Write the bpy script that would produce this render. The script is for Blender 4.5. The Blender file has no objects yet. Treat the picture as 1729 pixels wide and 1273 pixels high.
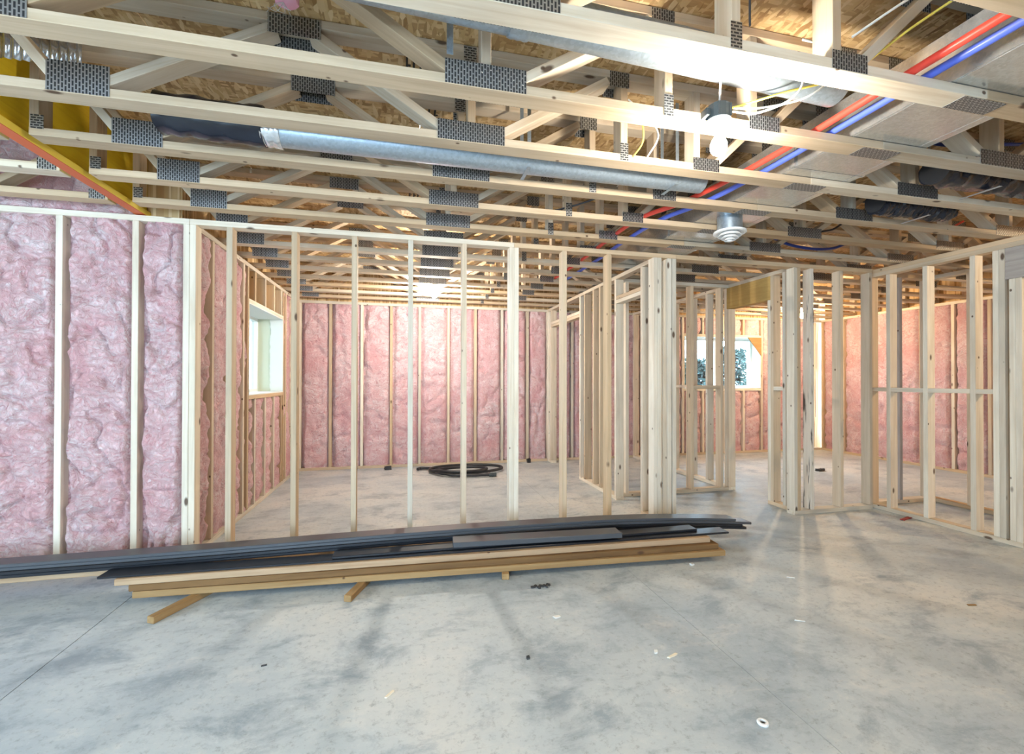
import bpy, bmesh, math, random
from mathutils import Vector, Matrix, noise

random.seed(7)
D = bpy.data
S = bpy.context.scene
COL = S.collection
R = math.radians

# ------------------------------------------------------------------ camera
FPX, W_PX, H_PX = 760.0, 1729, 1273
CAM_H = 1.27
yaw, pitch, roll = R(13.25), R(0.4), R(0.1)
r0 = Vector((math.cos(yaw), -math.sin(yaw), 0))
f0 = Vector((math.sin(yaw), math.cos(yaw), 0))
u0 = Vector((0, 0, 1))
fw = f0 * math.cos(pitch) + u0 * math.sin(pitch)
up = u0 * math.cos(pitch) - f0 * math.sin(pitch)
rt = r0 * math.cos(roll) + up * math.sin(roll)
up = up * math.cos(roll) - r0 * math.sin(roll)
cam_d = D.cameras.new('camera')
cam_d.sensor_fit = 'HORIZONTAL'
cam_d.sensor_width = 36.0
cam_d.lens = FPX / W_PX * 36.0
cam_d.clip_start = 0.02
cam = D.objects.new('camera', cam_d)
COL.objects.link(cam)
m = Matrix.Identity(4)
for i in range(3):
    m[i][0], m[i][1], m[i][2] = rt[i], up[i], -fw[i]
m[2][3] = CAM_H
cam.matrix_world = m
S.camera = cam

# ------------------------------------------------------------------ world, light, exposure
world = D.worlds.new('overcast_sky')
S.world = world
world.use_nodes = True
wn = world.node_tree.nodes
wn['Background'].inputs['Color'].default_value = (0.58, 0.79, 1.0, 1)
wn['Background'].inputs['Strength'].default_value = 17.5

S.view_settings.view_transform = 'Standard'
S.view_settings.look = 'None'
S.view_settings.gamma = 1.0
S.view_settings.use_curve_mapping = False
S.view_settings.exposure = 0.42
try:
    S.cycles.use_denoising = True
    S.cycles.use_adaptive_sampling = True
    S.cycles.adaptive_threshold = 0.02
    S.cycles.max_bounces = 9
    S.cycles.diffuse_bounces = 5
    S.cycles.transparent_max_bounces = 8
    S.cycles.sample_clamp_indirect = 8.0
    S.cycles.caustics_reflective = False
    S.cycles.caustics_refractive = False
except Exception:
    pass


def portal(name, loc, rot, sx, sy):
    """daylight entering through an opening of the house: a Cycles portal, it only guides sampling of the sky"""
    l = D.lights.new(name, 'AREA')
    l.shape = 'RECTANGLE'
    l.size, l.size_y = sx, sy
    l.cycles.is_portal = True
    o = D.objects.new(name, l)
    COL.objects.link(o)
    o.location = loc
    o.rotation_euler = rot
    return o


portal('portal_assumed_patio', (-1.7, -2.40, 1.10), (R(90), 0, 0), 2.4, 2.1)         # assumed patio opening behind the camera, unseen, added for daylight on the floor
portal('portal_assumed_side', (-4.56, 0.7, 1.45), (0, R(-90), 0), 1.3, 1.6)          # assumed side window outside the frame, unseen, added for bluish daylight
portal('portal_window_1', (-1.82, 5.365, 1.56), (0, R(-90), 0), 0.88, 1.23)
portal('portal_window_2', (5.37, 7.08, 1.57), (R(-90), 0, 0), 1.54, 0.86)

BULB_W = 900.0        # emission of the bare bulbs
BULB_COL = (1.0, 0.91, 0.78, 1)
BULB_WARM = (1.0, 0.72, 0.43, 1)

# ------------------------------------------------------------------ materials


class NT:
    def __init__(self, name):
        self.m = D.materials.new(name)
        self.m.use_nodes = True
        self.t = self.m.node_tree
        self.n = self.t.nodes
        self.b = self.n['Principled BSDF']

    def add(self, typ, **kw):
        nd = self.n.new(typ)
        for k, v in kw.items():
            setattr(nd, k, v)
        return nd

    def link(self, a, b):
        self.t.links.new(a, b)

    def mapping(self, scale, src='Object', rand=False):
        if src == 'Position':
            out = self.add('ShaderNodeNewGeometry').outputs['Position']
        else:
            out = self.add('ShaderNodeTexCoord').outputs[src]
        if rand:
            oi = self.add('ShaderNodeObjectInfo')
            mu = self.add('ShaderNodeMath', operation='MULTIPLY')
            mu.inputs[1].default_value = 37.0
            self.link(oi.outputs['Random'], mu.inputs[0])
            va = self.add('ShaderNodeVectorMath', operation='ADD')
            self.link(out, va.inputs[0])
            self.link(mu.outputs[0], va.inputs[1])
            out = va.outputs[0]
        mp = self.add('ShaderNodeMapping')
        mp.inputs['Scale'].default_value = scale
        self.link(out, mp.inputs['Vector'])
        return mp.outputs['Vector']

    def noise(self, vec, scale, detail=4, rough=.55, dist=0):
        n = self.add('ShaderNodeTexNoise')
        n.inputs['Scale'].default_value = scale
        n.inputs['Detail'].default_value = detail
        n.inputs['Roughness'].default_value = rough
        n.inputs['Distortion'].default_value = dist
        self.link(vec, n.inputs['Vector'])
        return n

    def ramp(self, fac, stops):
        r = self.add('ShaderNodeValToRGB')
        e = r.color_ramp.elements
        while len(e) < len(stops):
            e.new(.5)
        for el, (p, c) in zip(e, stops):
            el.position = p
            el.color = (*c, 1) if len(c) == 3 else c
        self.link(fac, r.inputs['Fac'])
        return r.outputs['Color']

    def mix(self, fac, a, b, mode='MIX'):
        x = self.add('ShaderNodeMix', data_type='RGBA', blend_type=mode)
        for sock, v in ((x.inputs[0], fac), (x.inputs[6], a), (x.inputs[7], b)):
            if hasattr(v, 'is_output'):
                self.link(v, sock)
            elif isinstance(v, (int, float)):
                sock.default_value = v
            else:
                sock.default_value = (*v, 1) if len(v) == 3 else v
        return x.outputs[2]

    def bump(self, h, strength, dist=.01):
        b = self.add('ShaderNodeBump')
        b.inputs['Strength'].default_value = strength
        b.inputs['Distance'].default_value = dist
        self.link(h, b.inputs['Height'])
        self.link(b.outputs['Normal'], self.b.inputs['Normal'])

    def set(self, **kw):
        for k, v in kw.items():
            self.b.inputs[k.replace('_', ' ')].default_value = v
        return self

    def col(self, c):
        if hasattr(c, 'is_output'):
            self.link(c, self.b.inputs['Base Color'])
        else:
            self.b.inputs['Base Color'].default_value = (*c, 1)


def mat_wood(name, light, dark, amber=None, vary=.30, knots=True, stain=False):
    """sawn softwood: grain along local x; every piece its own tone between pale and amber, with small knots"""
    t = NT(name)
    v = t.mapping((1.1, 24, 24), rand=True)
    g = t.noise(v, 1.0, 5, .62, .7)
    c = t.ramp(g.outputs['Fac'], [(.30, dark), (.58, light)])
    oi = t.add('ShaderNodeObjectInfo')
    if amber:
        h = t.add('ShaderNodeMath', operation='MULTIPLY')
        h.inputs[1].default_value = 7.31
        t.link(oi.outputs['Random'], h.inputs[0])
        fr = t.add('ShaderNodeMath', operation='FRACT')
        t.link(h.outputs[0], fr.inputs[0])
        c = t.mix(t.ramp(fr.outputs[0], [(.25, (0, 0, 0)), (1.0, (.90, .90, .90))]), c, t.ramp(g.outputs['Fac'], [(.30, tuple(x * .74 for x in amber)), (.60, amber)]))
    big = t.noise(t.mapping((1.6, 5, 5), rand=True), 1.3, 4)
    c = t.mix(t.ramp(big.outputs['Fac'], [(.42, (0, 0, 0)), (.78, (.45, .45, .45))]), c, tuple(x * .66 for x in dark))
    if knots:
        for sc, r0_, r1_ in (((2.7, 6.5, 6.5), .055, .10), ((6.5, 9, 9), .05, .085)):
            vo = t.add('ShaderNodeTexVoronoi')
            vo.inputs['Scale'].default_value = 1.0
            t.link(t.mapping(sc, rand=True), vo.inputs['Vector'])
            k = t.ramp(vo.outputs['Distance'], [(r0_, (.9, .9, .9)), (r1_, (0, 0, 0))])
            c = t.mix(k, c, (.085, .042, .022))
    if stain:
        sn = t.noise(t.mapping((2.2, 30, 30), rand=True), 1.0, 4, .6, .3)
        c = t.mix(t.ramp(sn.outputs['Fac'], [(.59, (0, 0, 0)), (.65, (.92, .92, .92))]), c, (.03, .025, .022))
    mr = t.add('ShaderNodeMapRange')
    mr.inputs['To Min'].default_value = 1 - vary
    mr.inputs['To Max'].default_value = 1.08
    t.link(oi.outputs['Random'], mr.inputs['Value'])
    hs = t.add('ShaderNodeHueSaturation')
    t.link(mr.outputs[0], hs.inputs['Value'])
    t.link(c, hs.inputs['Color'])
    t.col(hs.outputs['Color'])
    t.set(Roughness=.72, Specular_IOR_Level=.25)
    t.bump(g.outputs['Fac'], .2, .002)
    return t.m


def mat_plain(name, c, rough=.6, metal=0.0, **kw):
    t = NT(name)
    t.col(c)
    t.set(Roughness=rough, Metallic=metal, **kw)
    n = t.noise(t.mapping((1, 1, 1)), 60, 3)
    t.bump(n.outputs['Fac'], .05, .002)
    return t.m


def mat_galv(name, base=(.42, .50, .57), rough=.36):
    t = NT(name)
    v = t.add('ShaderNodeTexVoronoi')
    v.inputs['Scale'].default_value = 90
    t.link(t.mapping((1, 1, 1)), v.inputs['Vector'])
    sp = t.add('ShaderNodeSeparateColor')
    t.link(v.outputs['Color'], sp.inputs[0])
    t.col(t.ramp(sp.outputs[0], [(0, tuple(x * .90 for x in base)), (1, tuple(min(1, x * 1.10) for x in base))]))
    n = t.noise(t.mapping((1, 1, 1)), 5, 3)
    t.set(Metallic=.75, Roughness=rough)
    t.bump(n.outputs['Fac'], .03, .01)
    return t.m


def mat_plate(name):
    """toothed truss plate: punched slots in galvanised steel"""
    t = NT(name)
    co = t.add('ShaderNodeTexCoord').outputs['Object']
    sx = t.add('ShaderNodeSeparateXYZ')
    t.link(co, sx.inputs[0])
    cx = t.add('ShaderNodeCombineXYZ')
    ad = t.add('ShaderNodeMath', operation='ADD')
    t.link(sx.outputs['Y'], ad.inputs[0])
    t.link(sx.outputs['Z'], ad.inputs[1])
    t.link(ad.outputs[0], cx.inputs['X'])
    t.link(sx.outputs['X'], cx.inputs['Y'])
    b = t.add('ShaderNodeTexBrick')
    b.offset = .5
    b.inputs['Scale'].default_value = 1
    b.inputs['Brick Width'].default_value = .025
    b.inputs['Row Height'].default_value = .0115
    b.inputs['Mortar Size'].default_value = .0027
    b.inputs['Mortar Smooth'].default_value = .1
    t.link(cx.outputs[0], b.inputs['Vector'])
    f = b.outputs['Fac']
    t.col(t.mix(f, (.022, .023, .025), (.42, .43, .43)))
    t.link(t.ramp(f, [(0, (0, 0, 0)), (1, (.85, .85, .85))]), t.b.inputs['Metallic'])
    t.set(Roughness=.42)
    t.bump(f, .8, .004)
    return t.m


def mat_batt(name):
    """pink glass wool: swirled fibres, deep pink patches and paler fluff; crease shade and highlights put into the colour"""
    t = NT(name)
    p = t.mapping((1, 1, 1), 'Position')
    warp = t.noise(p, 4.5, 3, .6)
    va = t.add('ShaderNodeVectorMath', operation='MULTIPLY_ADD')
    t.link(warp.outputs['Color'], va.inputs[0])
    va.inputs[1].default_value = (.34, .34, .34)
    t.link(p, va.inputs[2])
    mp = t.add('ShaderNodeMapping')
    mp.inputs['Rotation'].default_value = (.6, .9, .4)
    mp.inputs['Scale'].default_value = (7, 34, 34)
    t.link(va.outputs[0], mp.inputs['Vector'])
    fib = t.noise(mp.outputs[0], 1.0, 6, .72, .8)
    mp2 = t.add('ShaderNodeMapping')
    mp2.inputs['Rotation'].default_value = (-.5, -.4, 1.2)
    mp2.inputs['Scale'].default_value = (40, 40, 9)
    t.link(va.outputs[0], mp2.inputs['Vector'])
    fib2 = t.noise(mp2.outputs[0], 1.0, 6, .7, .6)
    big = t.noise(p, 2.6, 5, .62, .5)
    c = t.ramp(fib.outputs['Fac'], [(.30, (.57, .25, .265)), (.42, (.75, .465, .475)), (.54, (.81, .60, .605)), (.68, (.88, .765, .765))])
    c = t.mix(t.ramp(big.outputs['Fac'], [(.34, (.75, .75, .75)), (.56, (0, 0, 0))]), c, (.72, .375, .39))
    c = t.mix(t.ramp(fib2.outputs['Fac'], [(.56, (0, 0, 0)), (.70, (.7, .7, .7))]), c, (.89, .785, .79))  # pale highlights put into the colour
    c = t.mix(t.ramp(fib2.outputs['Fac'], [(.28, (.75, .75, .75)), (.40, (0, 0, 0))]), c, (.48, .17, .185))  # dark crease shade put into the colour
    t.col(c)
    t.set(Roughness=1.0, Specular_IOR_Level=.05)
    t.bump(t.mix(.5, fib.outputs['Fac'], fib2.outputs['Fac']), 1.0, .035)
    return t.m


def mat_osb(name):
    t = NT(name)
    p = t.mapping((1, 1, 1), 'Position')
    nz = t.noise(p, 3, 2)
    def flakes(scale, rot):
        mp = t.add('ShaderNodeMapping')
        mp.inputs['Rotation'].default_value = (0, 0, rot)
        mp.inputs['Scale'].default_value = scale
        t.link(p, mp.inputs['Vector'])
        v = t.add('ShaderNodeTexVoronoi')
        v.inputs['Scale'].default_value = 1
        t.link(mp.outputs[0], v.inputs['Vector'])
        s = t.add('ShaderNodeSeparateColor')
        t.link(v.outputs['Color'], s.inputs[0])
        return s
    a, b = flakes((15, 62, 1), .5), flakes((58, 16, 1), .35)
    ca = t.ramp(a.outputs[0], [(0, (.36, .21, .09)), (.5, (.58, .38, .18)), (1, (.78, .58, .32))])
    cb = t.ramp(b.outputs[0], [(0, (.28, .15, .06)), (.5, (.62, .42, .20)), (1, (.82, .64, .38))])
    c = t.mix(t.ramp(b.outputs[1], [(.48, (0, 0, 0)), (.52, (1, 1, 1))]), ca, cb)
    c = t.mix(t.ramp(nz.outputs['Fac'], [(.35, (0, 0, 0)), (.7, (.4, .4, .4))]), c, (.45, .28, .10))
    t.col(c)
    t.set(Roughness=.6, Specular_IOR_Level=.3)
    t.bump(a.outputs[0], .3, .003)
    return t.m


def mat_concrete(name):
    """trowelled slab: blue-grey and beige clouds, dark blotches, specks and faint trowel scratches"""
    t = NT(name)
    p = t.mapping((1, 1, 1), 'Position')
    cloud = t.noise(p, .75, 6, .6, .4)
    blot = t.noise(t.mapping((1.3, 2.0, 1), 'Position'), 1.9, 10, .74, .35)
    fine = t.noise(p, 30, 8, .78)
    c = t.ramp(cloud.outputs['Fac'], [(.36, (.41, .475, .52)), (.50, (.525, .58, .60)), (.64, (.64, .65, .625))])
    c = t.mix(t.ramp(blot.outputs['Fac'], [(.36, (.95, .95, .95)), (.50, (0, 0, 0))]), c, (.295, .355, .40))
    c = t.mix(t.ramp(blot.outputs['Fac'], [(.54, (0, 0, 0)), (.70, (.7, .7, .7))]), c, (.70, .70, .67))
    c = t.mix(t.ramp(fine.outputs['Fac'], [(.34, (.7, .7, .7)), (.47, (0, 0, 0))]), c, (.27, .30, .32))
    c = t.mix(t.ramp(fine.outputs['Fac'], [(.58, (0, 0, 0)), (.70, (.4, .4, .4))]), c, (.76, .76, .74))
    for rot, sc in ((.55, (.9, 60, 1)), (-.5, (.7, 75, 1)), (1.2, (.8, 50, 1))):
        mp = t.add('ShaderNodeMapping')
        mp.inputs['Rotation'].default_value = (0, 0, rot)
        mp.inputs['Scale'].default_value = sc
        t.link(p, mp.inputs['Vector'])
        sn = t.noise(mp.outputs[0], 1.0, 2, .5, .15)
        c = t.mix(t.ramp(sn.outputs['Fac'], [(.70, (0, 0, 0)), (.76, (.35, .35, .35))]), c, (.36, .38, .39))
    t.col(c)
    t.link(t.ramp(blot.outputs['Fac'], [(.3, (.40, .40, .40)), (.7, (.65, .65, .65))]), t.b.inputs['Roughness'])
    t.set(Specular_IOR_Level=.3)
    t.bump(fine.outputs['Fac'], .12, .004)
    return t.m


def mat_emit(name, c, s):
    t = NT(name)
    t.col((1, .95, .85))
    t.b.inputs['Emission Color'].default_value = c
    t.b.inputs['Emission Strength'].default_value = s
    return t.m


def mat_glass(name):
    m_ = D.materials.new(name)
    m_.use_nodes = True
    n = m_.node_tree.nodes
    n.clear()
    o = n.new('ShaderNodeOutputMaterial')
    mx = n.new('ShaderNodeMixShader')
    tr = n.new('ShaderNodeBsdfTransparent')
    gl = n.new('ShaderNodeBsdfGlossy')
    tr.inputs['Color'].default_value = (.93, .97, .97, 1)
    gl.inputs['Roughness'].default_value = .02
    mx.inputs[0].default_value = .06
    l = m_.node_tree.links
    l.new(tr.outputs[0], mx.inputs[1])
    l.new(gl.outputs[0], mx.inputs[2])
    l.new(mx.outputs[0], o.inputs[0])
    return m_


M = {
    'pine': mat_wood('pine_stud', (.80, .735, .61), (.67, .575, .44), (.63, .44, .25), .20),
    'pine_stained': mat_wood('stained_pine_stud', (.76, .70, .60), (.66, .58, .46), None, .1, True, True),
    'truss': mat_wood('pine_truss', (.71, .62, .485), (.57, .45, .31), (.57, .39, .22), .28),
    'lumber': mat_wood('amber_lumber', (.40, .255, .115), (.29, .165, .065), None, .12),
    'lumber_dark': mat_wood('brown_lumber', (.235, .13, .052), (.15, .08, .032), None, .10),
    'lumber_pale': mat_wood('pale_lumber', (.47, .33, .205), (.36, .23, .13), None, .10),
    'lvl': mat_wood('laminated_header', (.60, .40, .14), (.46, .28, .08), None, .1, False),
    'weathered': mat_wood('weathered_board', (.44, .40, .36), (.30, .27, .25), None, .1),
    'plate': mat_plate('toothed_plate'),
    'galv': mat_galv('galvanised_pipe'),
    'duct': mat_galv('duct_sheet', (.62, .63, .62), .20),
    'batt': mat_batt('pink_fibreglass'),
    'osb': mat_osb('oriented_strand_board'),
    'concrete': mat_concrete('concrete'),
    'joint': mat_plain('dark_joint_base', (.10, .10, .10), .9),  # dark slab base showing in the saw-cut joints
    'found': mat_plain('grey_foundation', (.48, .47, .45), .9),
    'yellow': mat_wood('yellow_beam_paint', (.90, .64, .03), (.80, .52, .02), None, .05, False),
    'yellow_edge': mat_plain('yellow_flange', (.97, .72, .10), .5),
    'orange': mat_plain('orange_primer', (.62, .13, .04), .55),
    'black_board': mat_plain('black_composite', (.013, .015, .020), .36),
    'sheen_board': mat_plain('sheen_grey_composite', (.070, .076, .086), .36),  # lighter copy of the black planks, grey reflection put into the colour
    'black': mat_plain('black_plastic', (.02, .021, .024), .45),
    'film': mat_plain('black_duct_film', (.014, .016, .024), .18),
    'box': mat_plain('dark_plastic_box', (.05, .065, .07), .5),
    'white': mat_plain('white_plastic', (.82, .83, .82), .4),
    'vinyl': mat_plain('white_vinyl', (.85, .87, .86), .35),
    'liner': mat_plain('pale_green_board', (.62, .66, .54), .8),
    'foam': mat_plain('white_foam', (.76, .77, .74), .9),
    'foil': mat_galv('silver_tape', (.72, .73, .74), .22),
    'red': mat_plain('red_pipe', (.78, .07, .045), .32),
    'blue': mat_plain('blue_pipe', (.10, .16, .66), .32),
    'cable_white': mat_plain('white_cable', (.85, .83, .76), .4),
    'cable_yellow': mat_plain('yellow_cable', (.86, .70, .12), .4),
    'cable_blue': mat_plain('blue_cable', (.03, .06, .30), .35),
    'cable_black': mat_plain('black_cable', (.03, .03, .035), .4),
    'ink': mat_plain('stamp_ink', (.03, .025, .02), .8),
    'bulb': mat_emit('lit_bulb', BULB_COL, BULB_W),
    'bulb_room': mat_emit('lit_room_bulb', (1.0, .925, .82, 1), BULB_W * 2.0),
    'bulb_warm': mat_emit('lit_warm_bulb', BULB_WARM, BULB_W * 1.75),
    'glass': mat_glass('window_glass'),
    'leaf': mat_plain('grey_green_leaf', (.030, .060, .055), .8),
    'soil': mat_plain('pale_ground', (.075, .085, .080), .95),
    'pink_tuft': mat_plain('pink_fluff', (.90, .45, .60), 1.0),
    'dark_bit': mat_plain('dark_scrap', (.05, .05, .05), .8),
    'red_bit': mat_plain('dull_red_shim', (.35, .06, .05), .7),
    'chip': mat_plain('pale_splinter', (.82, .74, .58), .8),
}

# ------------------------------------------------------------------ helpers
_cache = {}


def wloc(o):
    return o.location.copy() if o.parent is None else o.location + wloc(o.parent)


def link(o, parent=None):
    COL.objects.link(o)
    if parent is not None:
        o.parent = parent
        o.location = o.location - wloc(parent)     # parents are never rotated
    return o


def tag(o, label=None, cat=None, group=None, kind=None):
    if label:
        o['label'] = label
    if cat:
        o['category'] = cat
    if group:
        o['group'] = group
    if kind:
        o['kind'] = kind
    return o


def empty(name, loc=(0, 0, 0), **kw):
    o = D.objects.new(name, None)
    o.location = loc
    o.empty_display_size = .05
    COL.objects.link(o)
    return tag(o, **kw)


def mesh_box(L, a, b, mat, bev=.002):
    key = (round(L, 4), round(a, 4), round(b, 4), mat, bev)
    if key in _cache:
        return _cache[key]
    bm = bmesh.new()
    bmesh.ops.create_cube(bm, size=1)
    bmesh.ops.scale(bm, vec=(L, a, b), verts=bm.verts)
    bv = min(bev, a * .3, b * .3, L * .3)
    if bv > 0:
        bmesh.ops.bevel(bm, geom=bm.edges[:], offset=bv, segments=1, affect='EDGES', profile=.5)
    me = D.meshes.new('member')
    bm.to_mesh(me)
    bm.free()
    me.materials.append(M[mat])
    _cache[key] = me
    return me


def box(name, x0, x1, y0, y1, z0, z1, mat, parent=None, bev=.002):
    """axis-aligned piece, its grain along its longest side"""
    d = (x1 - x0, y1 - y0, z1 - z0)
    ax = max(range(3), key=lambda i: d[i])
    if ax == 0:
        me, rot = mesh_box(d[0], d[1], d[2], mat, bev), (0, 0, 0)
    elif ax == 1:
        me, rot = mesh_box(d[1], d[0], d[2], mat, bev), (0, 0, R(90))
    else:
        me, rot = mesh_box(d[2], d[1], d[0], mat, bev), (0, R(-90), 0)
    o = D.objects.new(name, me)
    o.location = ((x0 + x1) / 2, (y0 + y1) / 2, (z0 + z1) / 2)
    o.rotation_euler = rot
    return link(o, parent)


def bar(name, p0, p1, w, t, mat, parent=None, side=(0, 1, 0), bev=.002):
    """piece from p0 to p1; w is its size along `side`, t across"""
    p0, p1 = Vector(p0), Vector(p1)
    x = (p1 - p0).normalized()
    s = Vector(side)
    s = (s - x * s.dot(x)).normalized()
    z = x.cross(s)
    o = D.objects.new(name, mesh_box((p1 - p0).length, w, t, mat, bev))
    mt = Matrix((x, s, z)).transposed()
    o.rotation_euler = mt.to_euler()
    o.location = (p0 + p1) / 2
    return link(o, parent)


def mesh_obj(name, verts, faces, mat, parent=None, loc=(0, 0, 0), smooth=False):
    me = D.meshes.new(name)
    me.from_pydata(verts, [], faces)
    me.materials.append(M[mat])
    if smooth:
        for p in me.polygons:
            p.use_smooth = True
    me.update()
    o = D.objects.new(name, me)
    o.location = loc
    return link(o, parent)


def joined(name, boxes, mat, parent=None):
    vs, fs = [], []
    for x0, x1, y0, y1, z0, z1 in boxes:
        b = len(vs)
        vs += [(x, y, z) for x in (x0, x1) for y in (y0, y1) for z in (z0, z1)]
        fs += [tuple(b + i for i in f) for f in ((0, 1, 3, 2), (4, 6, 7, 5), (0, 4, 5, 1), (2, 3, 7, 6), (0, 2, 6, 4), (1, 5, 7, 3))]
    return mesh_obj(name, vs, fs, mat, parent)


def lathe(name, prof, n, mat, parent=None, loc=(0, 0, 0), rot=(0, 0, 0), smooth=True):
    vs, fs = [], []
    for r, z in prof:
        for i in range(n):
            a = 2 * math.pi * i / n
            vs.append((r * math.cos(a), r * math.sin(a), z))
    for j in range(len(prof) - 1):
        for i in range(n):
            k = (i + 1) % n
            fs.append((j * n + i, j * n + k, (j + 1) * n + k, (j + 1) * n + i))
    if prof[0][0] > 1e-4:
        fs.append(tuple(range(n))[::-1])
    if prof[-1][0] > 1e-4:
        b = (len(prof) - 1) * n
        fs.append(tuple(range(b, b + n)))
    o = mesh_obj(name, vs, fs, mat, None, loc, False)
    if smooth:
        for p in o.data.polygons:
            p.use_smooth = len(p.vertices) == 4
        o.data.set_sharp_from_angle(angle=R(40))
    o.rotation_euler = rot
    if parent is not None:
        o.location = o.location - wloc(parent)
        o.parent = parent
    return o


def tube(name, pts, r, mat, parent=None, res=4, smooth_curve=True, sub=7):
    """round cable or hose swept along a smooth path, as a mesh"""
    P = [Vector(p) for p in pts]
    path = []
    if smooth_curve and len(P) > 2:
        Q = [P[0] * 2 - P[1]] + P + [P[-1] * 2 - P[-2]]
        for i in range(1, len(Q) - 2):
            a, b, c, d = Q[i - 1:i + 3]
            for k in range(sub):
                t = k / sub
                path.append(.5 * ((2 * b) + (c - a) * t + (2 * a - 5 * b + 4 * c - d) * t * t + (3 * b - a - 3 * c + d) * t ** 3))
        path.append(P[-1])
    else:
        path = P
    n = 4 + 2 * res
    vs, fs = [], []
    nrm = None
    for i, p in enumerate(path):
        d = (path[min(i + 1, len(path) - 1)] - path[max(i - 1, 0)]).normalized()
        if nrm is None:
            nrm = d.orthogonal().normalized()
        nrm = (nrm - d * nrm.dot(d)).normalized()
        bn = d.cross(nrm)
        for k in range(n):
            a = 2 * math.pi * k / n
            vs.append(tuple(p + (nrm * math.cos(a) + bn * math.sin(a)) * r))
    for j in range(len(path) - 1):
        for k in range(n):
            q = (k + 1) % n
            fs.append((j * n + k, j * n + q, (j + 1) * n + q, (j + 1) * n + k))
    fs.append(tuple(range(n))[::-1])
    fs.append(tuple(range((len(path) - 1) * n, len(path) * n)))
    o = mesh_obj(name, vs, fs, mat, parent, (0, 0, 0), True)
    o.data.set_sharp_from_angle(angle=R(60))
    return o


def pipe_wall(name, p0, p1, r, mat, parent=None, n=28, rings=2, wob=0.0, ridged=0.0):
    """straight round duct from p0 to p1, optionally ridged or crumpled"""
    p0, p1 = Vector(p0), Vector(p1)
    x = (p1 - p0).normalized()
    s = x.cross(Vector((0, 0, 1))).normalized()
    t = x.cross(s)
    L = (p1 - p0).length
    vs, fs = [], []
    for j in range(rings + 1):
        c = x * (L * j / rings)
        for i in range(n):
            a = 2 * math.pi * i / n
            rr = r * (1 + (ridged if j % 2 else 0))
            if wob:
                rr *= 1 + wob * noise.noise(Vector((j * .55, math.cos(a) * 1.8, math.sin(a) * 1.8 + p0.y * 3)))
            vs.append(c + s * (rr * math.cos(a)) + t * (rr * math.sin(a)))
    for j in range(rings):
        for i in range(n):
            k = (i + 1) % n
            fs.append((j * n + i, j * n + k, (j + 1) * n + k, (j + 1) * n + i))
    fs.append(tuple(range(n)))
    fs.append(tuple(range(rings * n, rings * n + n))[::-1])
    o = mesh_obj(name, [tuple(v) for v in vs], fs, mat, None, tuple(p0), True)
    if parent is not None:
        o.location = o.location - wloc(parent)
        o.parent = parent
    o.data.set_sharp_from_angle(angle=R(50))
    return o


def batt(parent, org, ux, un, w, z0, z1, nu, nv, depth, bulge=.03, seed=0.0, rough=.018):
    """fluffy insulation batt: org = bottom left corner on the stud face, ux along the wall, un into the wall"""
    org, ux, un = Vector(org), Vector(ux), Vector(un)
    h = z1 - z0
    vs, fs = [], []
    for j in range(nv + 1):
        v = j / nv
        for i in range(nu + 1):
            u = i / nu
            p = Vector((u * w * 1.0, v * h, seed))
            e = min(u, 1 - u) * w / .045
            e = 1 - (1 - min(1, e)) ** 2
            ev = min(v, 1 - v) * h / .05
            ev = .4 + .6 * (1 - (1 - min(1, ev)) ** 2)
            big = noise.fractal(p * 2.3, .9, 2.0, 3)
            fine = noise.fractal(p * 11 + Vector((3, 7, 1)), .8, 2.1, 4)
            cre = abs(noise.noise(Vector((p.x * 5 + big, p.y * 3.2, seed + 9))))
            cre = max(0, .12 - cre) / .12
            gap = noise.noise(Vector((v * h * 2.2, seed * 3, 5.0)))
            sl = .046 * max(0.15, .62 + 1.1 * gap)          # ragged retreat from the stud on one side
            rec = max(0, 1 - u * w / (sl + .012)) if sl > 0 else 0
            d = .018 - bulge * e * ev * (0.8 + .5 * big) - rough * fine * e + .034 * cre * e + .055 * (1 - e) + .085 * min(1, rec * 1.6) * e
            jit = .006 * noise.noise(p * 14)
            q = org + ux * (u * w + jit * (1 if 0 < i < nu else 0)) + un * max(-.006, d)
            q.z = z0 + v * h
            vs.append(tuple(q))
    for j in range(nv):
        for i in range(nu):
            a = j * (nu + 1) + i
            fs.append((a, a + 1, a + nu + 2, a + nu + 1))
    # sides and back
    b = len(vs)
    bk = [org + un * depth, org + ux * w + un * depth]
    vs += [(bk[0].x, bk[0].y, z0), (bk[1].x, bk[1].y, z0), (bk[1].x, bk[1].y, z1), (bk[0].x, bk[0].y, z1)]
    fs.append((b, b + 3, b + 2, b + 1))
    L = [j * (nu + 1) for j in range(nv + 1)]
    Rr = [j * (nu + 1) + nu for j in range(nv + 1)]
    fs.append(tuple(L[::-1]) + (b, b + 3)[0:1] + (b + 3,))
    fs.append(tuple(Rr) + (b + 2, b + 1))
    fs.append(tuple(range(nu + 1)) + (b + 1, b))
    fs.append(tuple(range(nv * (nu + 1) + nu, nv * (nu + 1) - 1, -1)) + (b + 3, b + 2))
    o = mesh_obj('insulation_batt', vs, fs, 'batt', parent, (0, 0, 0), True)
    return o


# ------------------------------------------------------------------ setting: floor and deck
X0, X1, Y0, Y1 = -4.60, 7.56, -2.40, 6.90
floor = joined('floor', [(X0 - .4, X1 + .4, Y0 - .3, Y1 + .4, -.12, -.022)], 'joint')
tag(floor, 'grey concrete basement floor with saw-cut control joints', kind='structure')
for a, b in ((X0 - .35, -1.560), (-1.5555, 1.4495), (1.4515, X1 + .35)):
    s_ = joined('concrete_slab', [(a, b, Y0 - .25, Y1 + .35, -.0215, 0)], 'concrete', floor)

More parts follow.
